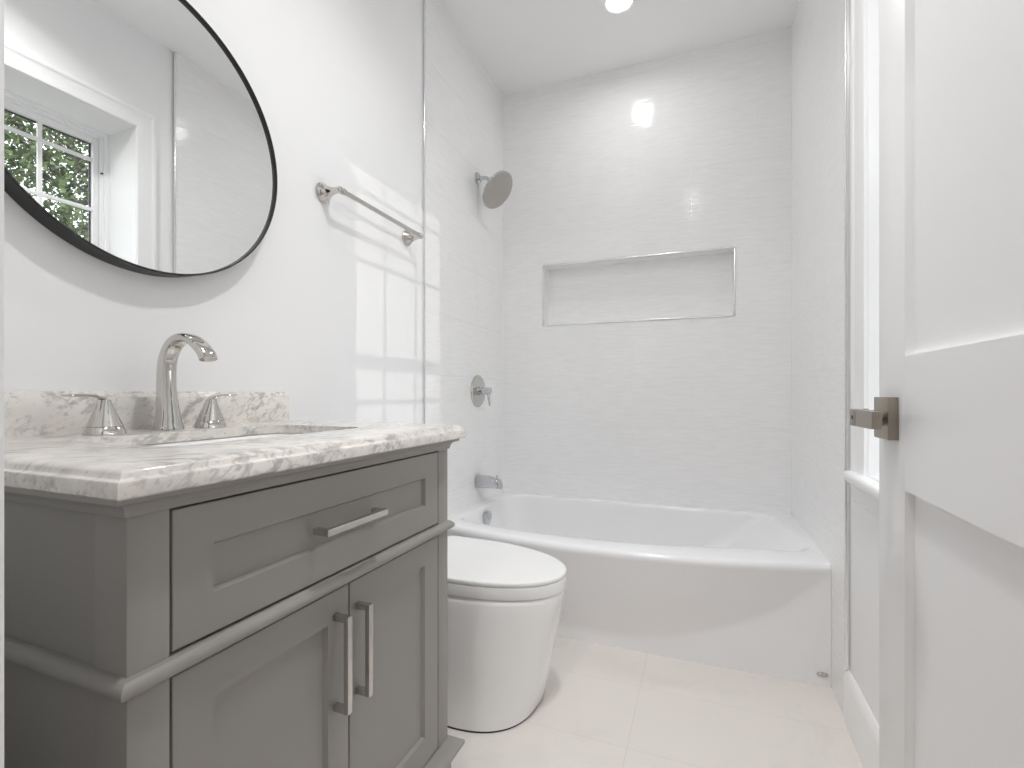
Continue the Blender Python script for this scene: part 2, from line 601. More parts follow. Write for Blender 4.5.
bm = B(); box(bm, SX + 0.046, SX + 0.049, GY0 - 0.005, GY1 + 0.005, MR1 - 0.005, GZ1 + 0.005); obj('pane', bm, M['glass'], us)
bm = B(); box(bm, SX + 0.027, SX + 0.030, GY0 - 0.005, GY1 + 0.005, GZ0 - 0.005, MR0 + 0.005); obj('pane', bm, M['glass'], ls)
for s, xa in ((us, SX + 0.050), (ls, SX + 0.031)):
    bm = B()
    z0, z1 = (MR1, GZ1) if s is us else (GZ0, MR0)
    frame(bm, xa, xa + 0.004, GY0 - 0.002, GY1 + 0.002, z0 - 0.002, z1 + 0.002, 0.010, 0.0)
    obj('gasket', bm, M['black'], s)
MW = 0.009
for s, xg, z0, z1, hz in ((us, SX + 0.038, MR1, GZ1, (2.138, 1.892)), (ls, SX + 0.022, GZ0, MR0, (1.382, 1.115))):
    for y in (1.072, 1.284):
        bm = B(); box(bm, xg - 0.006, xg + 0.006, y - MW, y + MW, z0, z1, 0.003); obj('muntin', bm, M['trim'], s)
    for z in hz:
        bm = B(); box(bm, xg - 0.007, xg + 0.007, GY0, GY1, z - MW, z + MW, 0.003); obj('muntin', bm, M['trim'], s)
bm = B(); box(bm, SX + 0.006, SX + 0.02, OY1 - 0.034, OY1 - 0.026, 2.075, 2.082, 0.001); obj('latch', bm, M['black'], win)

# ------------------------------------------------------------------ open door (hinged on the right)
FX = 1.405
DY0, DY1, DT = 0.200, 0.998, 0.035
DTOP = 2.100
ST = 0.114
door = struct_empty('door_1', (FX + DT / 2, DY0, 0.0))
bm = B()
zb = 0.012
box(bm, FX, FX + DT, DY0, DY0 + ST, zb, DTOP, 0.0015)
box(bm, FX, FX + DT, DY1 - ST, DY1, zb, DTOP, 0.0015)
for z0, z1 in ((zb, 0.235), (0.838, 1.037), (DTOP - ST, DTOP)):
    box(bm, FX, FX + DT, DY0 + ST - 0.0002, DY1 - ST + 0.0002, z0, z1, 0.0)
for z0, z1 in ((0.235, 0.838), (1.037, DTOP - ST)):
    box(bm, FX + 0.012, FX + DT - 0.012, DY0 + ST - 0.001, DY1 - ST + 0.001, z0 - 0.001, z1 + 0.001)
obj('door_panel', bm, M['door'], door)
for sgn, fx in ((-1, FX), (1, FX + DT)):
    hz, hy = 0.943, 0.940
    hd = bpy.data.objects.new('lever_handle', None)
    COL.objects.link(hd)
    hd.location = (fx, hy, hz)
    hd.parent = door
    hd.matrix_parent_inverse = door.matrix_basis.inverted()
    def lx(d): return fx + sgn * d
    bm = B()
    a, b = sorted((lx(0.0), lx(0.014)))
    box(bm, a, b, hy - 0.033, hy + 0.033, hz - 0.033, hz + 0.033, 0.0012)
    obj('rosette', bm, M['lever'], hd)
    bm = B()
    lathe(bm, (lx(0.012), hy, hz), (sgn, 0, 0), [(0, 0.013), (0.018, 0.012), (0.019, 0.0145), (0.024, 0.0145), (0.024, 0.011), (0.036, 0.011)], 24)
    obj('neck', bm, M['lever'], hd)
    bm = B()
    # lever: flat bar running back towards the hinge side, slightly tapered
    a, b = sorted((lx(0.034), lx(0.052)))
    v = box(bm, a, b, hy - 0.016, hy + 0.016, hz - 0.013, hz + 0.012, 0.002)
    L = 0.099
    tip = hy - L if sgn > 0 else hy - L
    obj('lever_hub', bm, M['lever'], hd)
    bm = B()
    pts = []
    for (yy, hh, xx) in ((hy + 0.016, 0.0135, 0.045), (hy - 0.04, 0.0132, 0.0455), (hy - 0.085, 0.0128, 0.046), (hy - L, 0.0125, 0.046)):
        pts.append([(lx(xx - 0.006), yy, hz - hh), (lx(xx + 0.006), yy, hz - hh), (lx(xx + 0.006), yy, hz + hh), (lx(xx - 0.006), yy, hz + hh)])
    loft(bm, pts, True, True, True, False)
    obj('lever', bm, M['lever'], hd)
    bm = B()
    lathe(bm, (lx(0.0514), hy, hz), (sgn, 0, 0), [(0, 0.0035), (0.0012, 0.0035), (0.0012, 0.0)], 14, cap1=False)
    obj('privacy_pin', bm, M['black'], hd)
for z in (0.25, 1.05, 1.85):
    bm = B()
    lathe(bm, (FX - 0.004, DY0 - 0.003, z - 0.045), (0, 0, 1), [(0, 0.006), (0.09, 0.006)], 12)
    obj('hinge', bm, M['lever'], door)

# ------------------------------------------------------------------ bathtub
def bow(x):
    return 1 - ((x - 0.762) / 0.762) ** 2
TR = 0.393
YA = 1.905
def yrim(x):
    return YA - 0.125 * max(0.0, bow(x)) ** 0.9
tub = thing('bathtub', 'white alcove bathtub with a bowed front apron against the tiled back wall', 'bathtub', (0.762, 2.3, 0))
bm = B()
X0, X1, Y1 = 0.0045, W - 0.0004, D - 0.0004
NS = 72
NF, NSD = 60, 28     # points along long sides, short sides
def outer_ring(inset_front, z, inset=0.0):
    pts = []
    for i in range(NF):
        x = X0 + (X1 - X0) * i / NF
        pts.append((x, yrim(x) + inset_front, z))
    for i in range(NSD):
        y0 = yrim(X1) + inset_front
        pts.append((X1, y0 + (Y1 - y0) * i / NSD, z))
    for i in range(NF):
        pts.append((X1 + (X0 - X1) * i / NF, Y1, z))
    for i in range(NSD):
        y0 = yrim(X0) + inset_front
        pts.append((X0, Y1 + (y0 - Y1) * i / NSD, z))
    return pts
def inner_ring(xa, xb, yb, fr, z, rl, rr):
    """opening: rounded rectangle whose front side bows out; rl, rr corner radii left, right."""
    def yfront(x):
        return 2.030 - 0.133 * (1 - min(1.0, abs((x - 0.66) / 0.66)) ** 2.0) + fr
    def corner(cx_, cy_, r, a0, k=12):
        return [(cx_ + r * math.cos(a0 + PI / 2 * i / k), cy_ + r * math.sin(a0 + PI / 2 * i / k)) for i in range(k + 1)]
    fl = min(rl, 0.10)
    frr = 0.10
    c1 = corner(xa + fl, yfront(xa + fl) + fl, fl, PI)                 # front left
    c2 = corner(xb - frr, yfront(xb - frr) + frr, frr, 1.5 * PI)       # front right
    c3 = corner(xb - rr - 0.06, yb - rr, rr, 0.0)                      # back right
    c4 = corner(xa + rl, yb - rl, rl, PI / 2)                          # back left
    fx = [xa + fl + (xb - frr - xa - fl) * i / 40 for i in range(1, 40)]
    m = 6
    sides = [c1[m:] + [(x, yfront(x)) for x in fx] + c2[:m + 1], c2[m:] + c3[:m + 1], c3[m:] + c4[:m + 1], c4[m:] + c1[:m + 1]]
    out = []
    for sd_, n_ in zip(sides, (NF, NSD, NF, NSD)):
        ln = [0.0]
        for p, q in zip(sd_[:-1], sd_[1:]):
            ln.append(ln[-1] + math.hypot(q[0] - p[0], q[1] - p[1]))
        for i in range(n_):
            d = ln[-1] * i / n_
            k = max(j for j in range(len(ln)) if ln[j] <= d + 1e-9)
            k = min(k, len(ln) - 2)
            f = (d - ln[k]) / max(1e-9, ln[k + 1] - ln[k])
            out.append((sd_[k][0] + (sd_[k + 1][0] - sd_[k][0]) * f, sd_[k][1] + (sd_[k + 1][1] - sd_[k][1]) * f, z))
    return out
loops = []
# apron rows from the floor up
def apron_ring(z):
    pts = outer_ring(0, z)
    res = []
    for k, (x, y, zz) in enumerate(pts):
        if k < NF:
            t_ = yrim(x) + 0.385 * max(0.0, 0.372 - z)
            k_ = 0.006
            m = min(t_, YA)
            d = abs(t_ - YA)
            m -= max(0.0, k_ - d) ** 2 / (4 * k_)
            res.append((x, m, z))
        else:
            res.append((x, y, z))
    return res
for z in [0.0] + [0.012 * i for i in range(1, 29)] + [0.345, 0.355, 0.362]:
    loops.append(apron_ring(z))
for ins, z in ((0.0, 0.372), (0.002, 0.380), (0.006, 0.387), (0.013, 0.3915), (0.022, TR)):
    loops.append(outer_ring(ins, z))
loops.append(inner_ring(0.062, 1.506, 2.662, -0.026, TR + 0.001, 0.14, 0.085))
loops.append(inner_ring(0.072, 1.498, 2.654, -0.012, TR - 0.001, 0.14, 0.08))
loops.append(inner_ring(0.078, 1.488, 2.648, -0.004, TR - 0.006, 0.14, 0.075))
loops.append(inner_ring(0.081, 1.476, 2.645, 0.0, TR - 0.014, 0.14, 0.07))
for f in (0.1, 0.25, 0.4, 0.55, 0.7, 0.8, 0.9, 0.96, 1.0):
    e = 1 - math.sqrt(max(0.0, 1 - max(0.0, (f - 0.8) / 0.2) ** 2))
    loops.append(inner_ring(0.081 + 0.05 * f + 0.05 * e, 1.476 - 0.42 * f - 0.05 * e, 2.645 - 0.035 * f - 0.06 * e, 0.025 * f + 0.06 * e, TR - 0.014 - 0.31 * (f if f < 0.8 else 0.8 + 0.2 * math.sin(PI / 2 * (f - 0.8) / 0.2)), 0.14 - 0.02 * f, 0.07))
loft(bm, loops, True, False, True, True)
bmesh.ops.remove_doubles(bm, verts=bm.verts, dist=0.0002)
for v in bm.verts:      # the deck falls slightly towards the back wall
    k = min(1.0, max(0.0, (v.co.z - 0.26) / 0.10))
    v.co.z += 0.020 * k * min(1.0, max(0.0, (D - v.co.y) / 0.85))
obj('tub_shell', bm, M['tub'], tub)
bm = B()
ov = Vector((0.094, 2.282, 0.342))
lathe(bm, ov, (1, 0, -0.12), [(-0.004, 0.038), (0.006, 0.038), (0.010, 0.034), (0.012, 0.020), (0.012, 0.0)], 32, cap0=True, cap1=False)
lathe(bm, ov + Vector((0.010, 0, -0.002)), (1, 0, -0.12), [(0, 0.007), (0.005, 0.006), (0.006, 0.0)], 12, cap1=False)
obj('overflow_plate', bm, M['chrome'], tub)
bm = B()
lathe(bm, (0.30, 2.31, 0.078), (0, 0, 1), [(0, 0.035), (0.004, 0.035), (0.006, 0.03), (0.006, 0.0)], 24, cap1=False)
obj('drain', bm, M['chrome'], tub)
bm = B()
bo = Vector((1.498, YA - 0.003, 0.040))
loft(bm, [ring(bo + Vector((0, -d, 0)), (0, -1, 0), r * 0.45, 28, (0, 0, 1), r) for d, r in ((-0.004, 0.016), (0.001, 0.016), (0.002, 0.014), (0.0015, 0.012), (0.0015, 0.0005))], True, True, True)
bd = obj('badge', bm, M['brushed'], tub)
bd['label'] = 'small oval metal badge'

# ------------------------------------------------------------------ toilet
TROT = -0.105
TP = Vector((0.0, 1.512, 0))
toil = thing('toilet', 'white skirted toilet with a closed lid between the vanity and the tub', 'toilet', TP)
CR, SR = math.cos(TROT), math.sin(TROT)
def tw_(x, y, z):
    return Vector((TP.x + CR * x - SR * y, TP.y + SR * x + CR * y, z))
def dshape(xb, xc, L, b, bb, n, z, N=64, rb=0.05):
    """D-shaped outline: flat rounded back at xb, elliptical front reaching xc + L."""
    pts = []
    K = N * 2 // 3
    for i in range(K + 1):
        t = -PI / 2 + PI * i / K
        c, s = math.cos(t), math.sin(t)
        pts.append((xc + L * math.copysign(abs(c) ** (2 / n), c), b * math.copysign(abs(s) ** (2 / n), s)))
    m = 8
    for i in range(1, m):
        f = i / m
        pts.append((xc + (xb + rb - xc) * f, b + (bb - b) * f))
    for i in range(6):
        a = PI / 2 + (PI / 2) * i / 5
        pts.append((xb + rb + rb * math.cos(a), bb - rb + rb * math.sin(a)))
    for i in range(6):
        a = PI + (PI / 2) * i / 5
        pts.append((xb + rb + rb * math.cos(a), -bb + rb + rb * math.sin(a)))
    for i in range(1, m):
        f = 1 - i / m
        pts.append((xc + (xb + rb - xc) * f, -(b + (bb - b) * f)))
    return [tw_(x, y, z) for x, y in pts]
bm = B()
LP = []
BX = 0.03
def body_at(z):
    t = z / 0.385
    L = 0.260 + 0.100 * t ** 0.9
    xc = 0.385 - 0.01 * t
    b = 0.203 - 0.011 * t
    return BX, xc, L, b, 0.165 + 0.005 * t, 2.65 - 0.5 * t
for z, ins in ((0.0, 0.008), (0.006, 0.008), (0.0062, 0.0), (0.012, 0.0), (0.05, 0), (0.1, 0), (0.15, 0), (0.2, 0), (0.25, 0), (0.30, 0), (0.34, 0), (0.365, 0.0), (0.374, 0.002), (0.379, 0.006), (0.381, 0.012)):
    xb, xc, L, b, bb, n = body_at(z)
    LP.append(dshape(xb + ins, xc, L - ins, b - ins, bb - ins, n, z))
loft(bm, LP, True, True, True)
obj('bowl', bm, M['porc'], toil)
bm = B()
LP = []
for z, ins in ((0.0, 0.001), (0.0045, 0.001)):
    xb, xc, L, b, bb, n = body_at(0)
    LP.append(dshape(xb + ins, xc, L - ins, b - ins, bb - ins, n, z))
loft(bm, LP, True, True, True)
obj('base_gasket', bm, M['rubber'], toil)
# sculpted outlet panel line on each side of the skirt
for sd in (-1, 1):
    bm = B()
    pts = []
    for i in range(13):
        f = i / 12
        z = 0.02 + 0.24 * f
        xb, xc, L, b, bb, n = body_at(z)
        px = 0.405 - 0.10 * f ** 1.7
        bbx = b + (bb - b) * min(1, max(0, (xc - px) / (xc - xb))) if px < xc else b
        if px > xc:
            bbx = b * (1 - ((px - xc) / L) ** n) ** (1 / n)
        pts.append(tw_(px, sd * (bbx - 0.0026), z))
    tube(bm, pts, [0.0008 + 0.0032 * math.sin(PI * min(1, max(0, i / 12))) for i in range(13)], 10, (1, 0, 0))
    obj('side_crease', bm, M['porc'], toil)
SX0, SXC, SL, SB, SBB, SN = 0.195, 0.375, 0.362, 0.193, 0.182, 2.1
def slab(name, rows, m):
    bm = B()
    LP = [dshape(SX0 + i, SXC, SL - i, SB - i, SBB - i, SN, z, rb=0.03) for z, i in rows]
    loft(bm, LP, True, True, True)
    return obj(name, bm, m, toil)
slab('seat', ((0.3835, 0.004), (0.385, 0.001), (0.388, 0.0), (0.416, 0.0), (0.4195, 0.001), (0.4203, 0.004)), M['seat'])
slab('lid', ((0.4213, 0.005), (0.4225, 0.0015), (0.425, 0.0), (0.432, 0.0), (0.4345, 0.002), (0.4360, 0.006), (0.4368, 0.014), (0.4375, 0.06), (0.438, 0.12)), M['seat'])
bm = B()
def rrect(x0, x1, y0, y1, z, r, n=6):
    pts = []
    for cx_, cy_, a0 in ((x1 - r, y1 - r, 0), (x0 + r, y1 - r, PI / 2), (x0 + r, y0 + r, PI), (x1 - r, y0 + r, 1.5 * PI)):
        for i in range(n + 1):
            a = a0 + PI / 2 * i / n
            pts.append((cx_ + r * math.cos(a), cy_ + r * math.sin(a), z))
    return pts
def tank(rows):
    return [[tw_(*p) for p in rrect(0.030 + i, 0.185 - i, -0.165 + i, 0.135 - i, z, 0.03)] for z, i in rows]
loft(bm, tank(((0.36, 0.012), (0.40, 0.004), (0.45, 0.0), (0.655, 0.0), (0.66, 0.003))), True, True, True)
obj('tank', bm, M['porc'], toil)
bm = B()
loft(bm, tank(((0.662, 0.002), (0.664, -0.003), (0.682, -0.004), (0.688, 0.0), (0.690, 0.008))), True, True, True)
tl = obj('tank_lid', bm, M['porc'], toil)
bm = B()
lathe(bm, tw_(0.11, 0.0, 0.689), (0, 0, 1), [(0, 0.022), (0.004, 0.022), (0.006, 0.018), (0.006, 0.0)], 24, cap1=False)
obj('flush_button', bm, M['chrome'], tl)

# ------------------------------------------------------------------ vanity cabinet
VX = 0.560
VY0, VY1 = 0.332, 1.028
VTOP = 0.8735
van = thing('vanity_cabinet', 'grey shaker bathroom vanity cabinet with bar pulls under a marble top', 'cabinet', (0.28, 0.68, 0))
G = M['grey']
bm = B()
g = 0.0028
box(bm, 0.004, VX - 0.022, VY0 + 0.003, VY0 + 0.021, 0.0, 0.862)             # side panels
box(bm, 0.004, VX - 0.022, VY1 - 0.021, VY1 - 0.003, 0.0, 0.862)
box(bm, 0.004, 0.012, VY0 + 0.02, VY1 - 0.02, 0.0, 0.862)                    # back panel
box(bm, 0.010, VX - 0.022, VY0 + 0.02, VY1 - 0.02, 0.10, 0.118)              # floor of the cabinet
box(bm, VX - 0.032, VX - 0.022, VY0 + 0.02, VY1 - 0.02, 0.0, 0.862)          # dark backing behind the fronts
for y0, y1 in ((VY0, 0.380 - g), (0.982 + g, VY1)):                          # face-frame stiles
    box(bm, VX - 0.055, VX, y0, y1, 0.0, 0.862, 0.0012)
box(bm, VX - 0.022, VX, 0.380 - g, 0.982 + g, 0.847 + g, 0.862)              # top rail
box(bm, VX - 0.022, VX - 0.001, 0.380 - g, 0.982 + g, 0.657 + g, 0.6795)  # middle rail
box(bm, VX - 0.022, VX - 0.001, 0.380 - g, 0.982 + g, 0.0, 0.168 - g)        # bottom rail
for y0, y1 in ((VY0, VY0 + 0.004), (VY1 - 0.004, VY1)):                      # rear stiles on the sides
    box(bm, 0.004, 0.045, y0, y1, 0.0, 0.862, 0.001)
obj('body', bm, G, van)

def wrap(bm, prof, xf=VX, y0=VY0, y1=VY1, xb=0.004):
    """moulding run round the left side, front and right side, mitred."""
    loops = [[(xb, y0 - o, z) for o, z in prof], [(xf + o, y0 - o, z) for o, z in prof],
             [(xf + o, y1 + o, z) for o, z in prof], [(xb, y1 + o, z) for o, z in prof]]
    loft(bm, loops, True, True, True, False)
def arc(c, r, a0, a1, n):
    return [(c[0] + r * math.cos(math.radians(a0 + (a1 - a0) * i / n)), c[1] + r * math.sin(math.radians(a0 + (a1 - a0) * i / n))) for i in range(n + 1)]
bm = B()
wrap(bm, [(-0.004, 0.8505), (0.003, 0.8505), (0.0045, 0.854)] + [(0.0045 + 0.013 * (1 - math.cos(t)), 0.855 + 0.012 * math.sin(t)) for t in [PI / 2 * i / 6 for i in range(7)]] + [(0.0205, 0.868), (0.0205, VTOP), (-0.004, VTOP)])
obj('cornice', bm, G, van)
bm = B()
wrap(bm, [(-0.004, 0.6590)] + [(0.004 + 0.0085 * math.cos(t) , 0.6680 + 0.0085 * math.sin(t)) for t in [math.radians(-90 + 150 * i / 10) for i in range(11)]] + [(0.007, 0.6762), (0.0055, 0.6785), (0.002, 0.6798), (-0.018, 0.6798)])
obj('waist_moulding', bm, G, van)
bm = B()
wrap(bm, [(-0.004, 0.0005), (0.006, 0.0005), (0.006, 0.124), (0.022, 0.130), (0.030, 0.136), (0.030, 0.144), (0.022, 0.149), (0.019, 0.152), (0.010, 0.157), (0.003, 0.161), (-0.004, 0.162)])
obj('plinth', bm, G, van)

def shaker(bm, y0, y1, z0, z1, ys, zs, depth=0.0075, bevel=0.004):
    """inset front with a flat sunken panel; front face at VX."""
    x0 = VX - 0.019
    P = []
    for x, a in ((x0, 0.0), (VX - 0.001, 0.0), (VX, 0.001)):
        P.append([(x, y0 + a, z0 + a), (x, y1 - a, z0 + a), (x, y1 - a, z1 - a), (x, y0 + a, z1 - a)])
    for x, a in ((VX, 0.0), (VX - depth, bevel)):
        P.append([(x, ys[0] + a, zs[0] + a), (x, ys[1] - a, zs[0] + a), (x, ys[1] - a, zs[1] - a), (x, ys[0] + a, zs[1] - a)])
    loft(bm, P, True, True, True, False)
def pull(parent, y0, y1, z0, z1):
    """square bar pull on two square posts."""
    bm = B()
    w = 0.011
    if y1 - y0 > z1 - z0:
        box(bm, VX + 0.022, VX + 0.031, y0, y1, z0, z1, 0.0008)
        for a in (y0, y1 - w):
            box(bm, VX, VX + 0.024, a + 0.0003, a + w - 0.0003, z0 + 0.0004, z1 - 0.0004, 0.0006)
    else:
        box(bm, VX + 0.022, VX + 0.031, y0, y1, z0, z1, 0.0008)
        for a in (z0, z1 - w):
            box(bm, VX, VX + 0.024, y0 + 0.0004, y1 - 0.0004, a + 0.0003, a + w - 0.0003, 0.0006)
    return obj('bar_pull', bm, M['brushed'], parent)
bm = B(); shaker(bm, 0.380, 0.982, 0.6838, 0.847, (0.431, 0.929), (0.734, 0.796)); dr = obj('drawer', bm, G, van)
pull(dr, 0.596, 0.750, 0.760, 0.771)
bm = B(); shaker(bm, 0.380, 0.6795, 0.168, 0.6545, (0.431, 0.630), (0.226, 0.604)); d1 = obj('door', bm, G, van)
pull(d1, 0.641, 0.652, 0.457, 0.617)
bm = B(); shaker(bm, 0.6825, 0.982, 0.168, 0.6545, (0.731, 0.926), (0.226, 0.604)); d2 = obj('door', bm, G, van)
pull(d2, 0.695, 0.706, 0.455, 0.615)

# ------------------------------------------------------------------ marble countertop and backsplash
CX1, CY0, CY1 = 0.587, 0.308, 1.070
CT0, CT1 = 0.8740, 0.906
SKX0, SKX1, SKY0, SKY1 = 0.165, 0.425, 0.465, 0.895
CTU = 0.8865   # underside of the stone at the cut-out
ctr = thing('countertop', 'white marble countertop with grey veins on the grey vanity cabinet', 'countertop', (0.29, 0.688, CT0))
bm = B()
def ct_ring(o, z):
    return [(0.003, CY0 + o, z), (CX1 - o, CY0 + o, z), (CX1 - o, CY1 - o, z), (0.003, CY1 - o, z)]
rows = [(0.002, CT0), (0.0, CT0 + 0.002), (0.0, 0.8905), (0.0012, 0.8925), (0.0045, 0.8935), (0.0062, 0.8955), (0.0075, 0.8995), (0.0105, 0.9032), (0.0150, 0.9052), (0.0205, CT1)]
V = loft(bm, [ct_ring(o, z) for o, z in rows], True, False, False, False)
top_edges = [bm.edges.get((V[-1][i], V[-1][(i + 1) % 4])) for i in range(4)]
hole_t = [bm.verts.new(p) for p in rrect(SKX0, SKX1, SKY0, SKY1, CT1, 0.035)]
nh = len(hole_t)
ht = [bm.edges.new((hole_t[i], hole_t[(i + 1) % nh])) for i in range(nh)]
bmesh.ops.triangle_fill(bm, edges=top_edges + ht, use_beauty=True)
hole_u = [bm.verts.new((v.co.x, v.co.y, CTU)) for v in hole_t]
hole_w = [bm.verts.new(p) for p in rrect(SKX0 - 0.03, SKX1 + 0.03, SKY0 - 0.03, SKY1 + 0.03, CTU, 0.065)]
hole_m = [bm.verts.new((v.co.x, v.co.y, CT0)) for v in hole_w]
for i in range(nh):
    j = (i + 1) % nh
    bm.faces.new((hole_t[i], hole_t[j], hole_u[j], hole_u[i]))
    bm.faces.new((hole_u[i], hole_u[j], hole_w[j], hole_w[i]))
    bm.faces.new((hole_w[i], hole_w[j], hole_m[j], hole_m[i]))
hm = [bm.edges.get((hole_m[i], hole_m[(i + 1) % nh])) for i in range(nh)]
bot_edges = [bm.edges.get((V[0][i], V[0][(i + 1) % 4])) for i in range(4)]
bmesh.ops.triangle_fill(bm, edges=bot_edges + hm, use_beauty=True)
obj('slab', bm, M['marble'], ctr)
bm = B()
prof_bs = [(0.0, CT1 - 0.0005), (0.019, CT1 - 0.0005), (0.019, 0.973), (0.0165, 0.9765), (0.0150, 0.978), (0.0140, 0.983), (0.0115, 0.986), (0.0, 0.986)]
loft(bm, [[(0.003 + a, y, z) for a, z in prof_bs] for y in (CY0, CY1)], True, True, True, False)
bs = obj('backsplash', bm, M['marble'])
bs['label'] = 'low white marble backsplash standing against the wall behind the faucet'
bs['category'] = 'backsplash'

# ------------------------------------------------------------------ undermount sink
snk = thing('sink', 'white undermount sink basin sunk in the marble countertop', 'sink', ((SKX0 + SKX1) / 2, (SKY0 + SKY1) / 2, CTU - 0.14))
bm = B()
rows = [(-0.018, CTU - 0.014, 0.055), (-0.018, CTU - 0.001, 0.055), (-0.003, CTU - 0.001, 0.04), (0.001, CTU - 0.005, 0.04), (0.006, CTU - 0.06, 0.045), (0.014, CTU - 0.105, 0.05), (0.030, CTU - 0.128, 0.05), (0.06, CTU - 0.136, 0.05), (0.10, CTU - 0.139, 0.028)]
loft(bm, [rrect(SKX0 + i, SKX1 - i, SKY0 + i, SKY1 - i, z, r) for i, z, r in rows], True, False, True)
obj('basin', bm, M['porc'], snk)
bm = B()
lathe(bm, ((SKX0 + SKX1) / 2, (SKY0 + SKY1) / 2, CTU - 0.139), (0, 0, 1), [(0, 0.022), (0.003, 0.022), (0.004, 0.018), (0.004, 0.0)], 24, cap1=False)
obj('drain', bm, M['chrome'], snk)

# ------------------------------------------------------------------ widespread faucet
FZ = CT1 + 0.0004
fau = thing('faucet', 'polished nickel arched faucet with two lever handles on the marble countertop', 'faucet', (0.095, 0.671, CT1 + 0.0004))
bm = B()
key = [  # x, z, half width (across), half depth (in the plane)
    (0.084, FZ, 0.0270, 0.0270), (0.083, CT1 + 0.004, 0.0255, 0.0255), (0.082, 0.930, 0.0215, 0.0225), (0.079, 0.965, 0.0175, 0.0195),
    (0.077, 1.000, 0.0160, 0.0180), (0.078, 1.035, 0.0160, 0.0165), (0.086, 1.064, 0.0165, 0.0145), (0.104, 1.086, 0.0175, 0.0120),
    (0.130, 1.096, 0.0185, 0.0100), (0.157, 1.092, 0.0190, 0.0090), (0.180, 1.078, 0.0190, 0.0090), (0.196, 1.063, 0.0185, 0.0095), (0.203, 1.050, 0.0180, 0.0100)]
pth = smooth_path(key, 4)
def sq_ring(c, t_, a, b, n=24, p=2.6):
    """superellipse ring: a across (y), b in the xz plane."""
    t_ = Vector(t_).normalized()
    e1 = Vector((0, 1, 0))
    e2 = t_.cross(e1)
    out = []
    for i in range(n):
        q = 2 * PI * i / n
        cc, ss = math.cos(q), math.sin(q)
        out.append(Vector(c) + e1 * (a * math.copysign(abs(cc) ** (2 / p), cc)) + e2 * (b * math.copysign(abs(ss) ** (2 / p), ss)))
    return out
LPS = []
for i, k in enumerate(pth):
    a, b = pth[max(i - 1, 0)], pth[min(i + 1, len(pth) - 1)]
    tt = Vector((b[0] - a[0], 0, b[1] - a[1]))
    if i < 3:
        tt = Vector((0, 0, 1))
    LPS.append(sq_ring((k[0] + 0.001, 0.689, k[1]), tt, k[2], k[3]))
loft(bm, LPS, True, True, True)
obj('spout', bm, M['nickel'], fau)
for cyh, sg in ((0.567, -1), (0.774, 1)):
    cxh = 0.095
    bm = B()
    rows = [(FZ, 0.0305, 0.0290), (CT1 + 0.0135, 0.0262, 0.0250), (CT1 + 0.0142, 0.0255, 0.0240), (CT1 + 0.0150, 0.0262, 0.0245), (0.940, 0.0185, 0.0190), (0.958, 0.0118, 0.0140), (0.970, 0.0080, 0.0115)]
    LPS = []
    for z, ry, rx in rows:
        q = (z - CT1) / 0.064
        c = (cxh, cyh + sg * 0.002 * q, z)
        ringp = []
        for i in range(24):
            a = 2 * PI * i / 24
            cc, ss = math.cos(a), math.sin(a)
            p_ = 2.8
            ringp.append((c[0] + rx * math.copysign(abs(cc) ** (2 / p_), cc), c[1] + ry * math.copysign(abs(ss) ** (2 / p_), ss), z))
        LPS.append(ringp)
    loft(bm, LPS, True, True, True)
    h = obj('handle', bm, M['nickel'], fau)
    bm = B()
    kp = smooth_path([(0.003, 0.950, 0.0115, 0.0050), (0.000, 0.963, 0.0120, 0.0048), (0.005, 0.9725, 0.0125, 0.0040), (0.020, 0.9775, 0.0130, 0.0030), (0.040, 0.9785, 0.0135, 0.0034), (0.058, 0.9785, 0.0125, 0.0030), (0.064, 0.9780, 0.0090, 0.0018)], 4)
    LPS = []
    for i, k in enumerate(kp):
        a, b = kp[max(i - 1, 0)], kp[min(i + 1, len(kp) - 1)]
        t_ = Vector((0, sg * (b[0] - a[0]), b[1] - a[1])).normalized()
        nrm = t_.cross(Vector((1, 0, 0)))
        c = Vector((cxh, cyh + sg * k[0], k[1]))
        LPS.append([c + Vector((1, 0, 0)) * (k[2] * math.cos(q)) + nrm * (k[3] * math.sin(q)) for q in [2 * PI * j / 20 for j in range(20)]])
    loft(bm, LPS, True, True, True)
    obj('lever', bm, M['nickel'], h)

# ------------------------------------------------------------------ round mirror
MC = Vector((0, 0.6895, 1.5560))
mir = thing('mirror', 'round wall mirror in a thin black frame above the vanity', 'mirror', MC)
RM = 0.3165
bm = B()
rows = [(0.001, RM - 0.010), (0.001, RM), (0.0455, RM), (0.047, RM - 0.0015), (0.047, RM - 0.0035), (0.0455, RM - 0.0045), (0.036, RM - 0.0045)]
loft(bm, [ring(MC + Vector((d, 0, 0)), (1, 0, 0), r, 128) for d, r in rows], True, False, False)
obj('frame', bm, M['black'], mir)
bm = B()
lathe(bm, MC, (1, 0, 0), [(0.004, RM - 0.004), (0.039, RM - 0.004)], 128)
for f in bm.faces:
    if len(f.verts) > 8:
        f.smooth = False
obj('glass', bm, M['mirror'], mir)

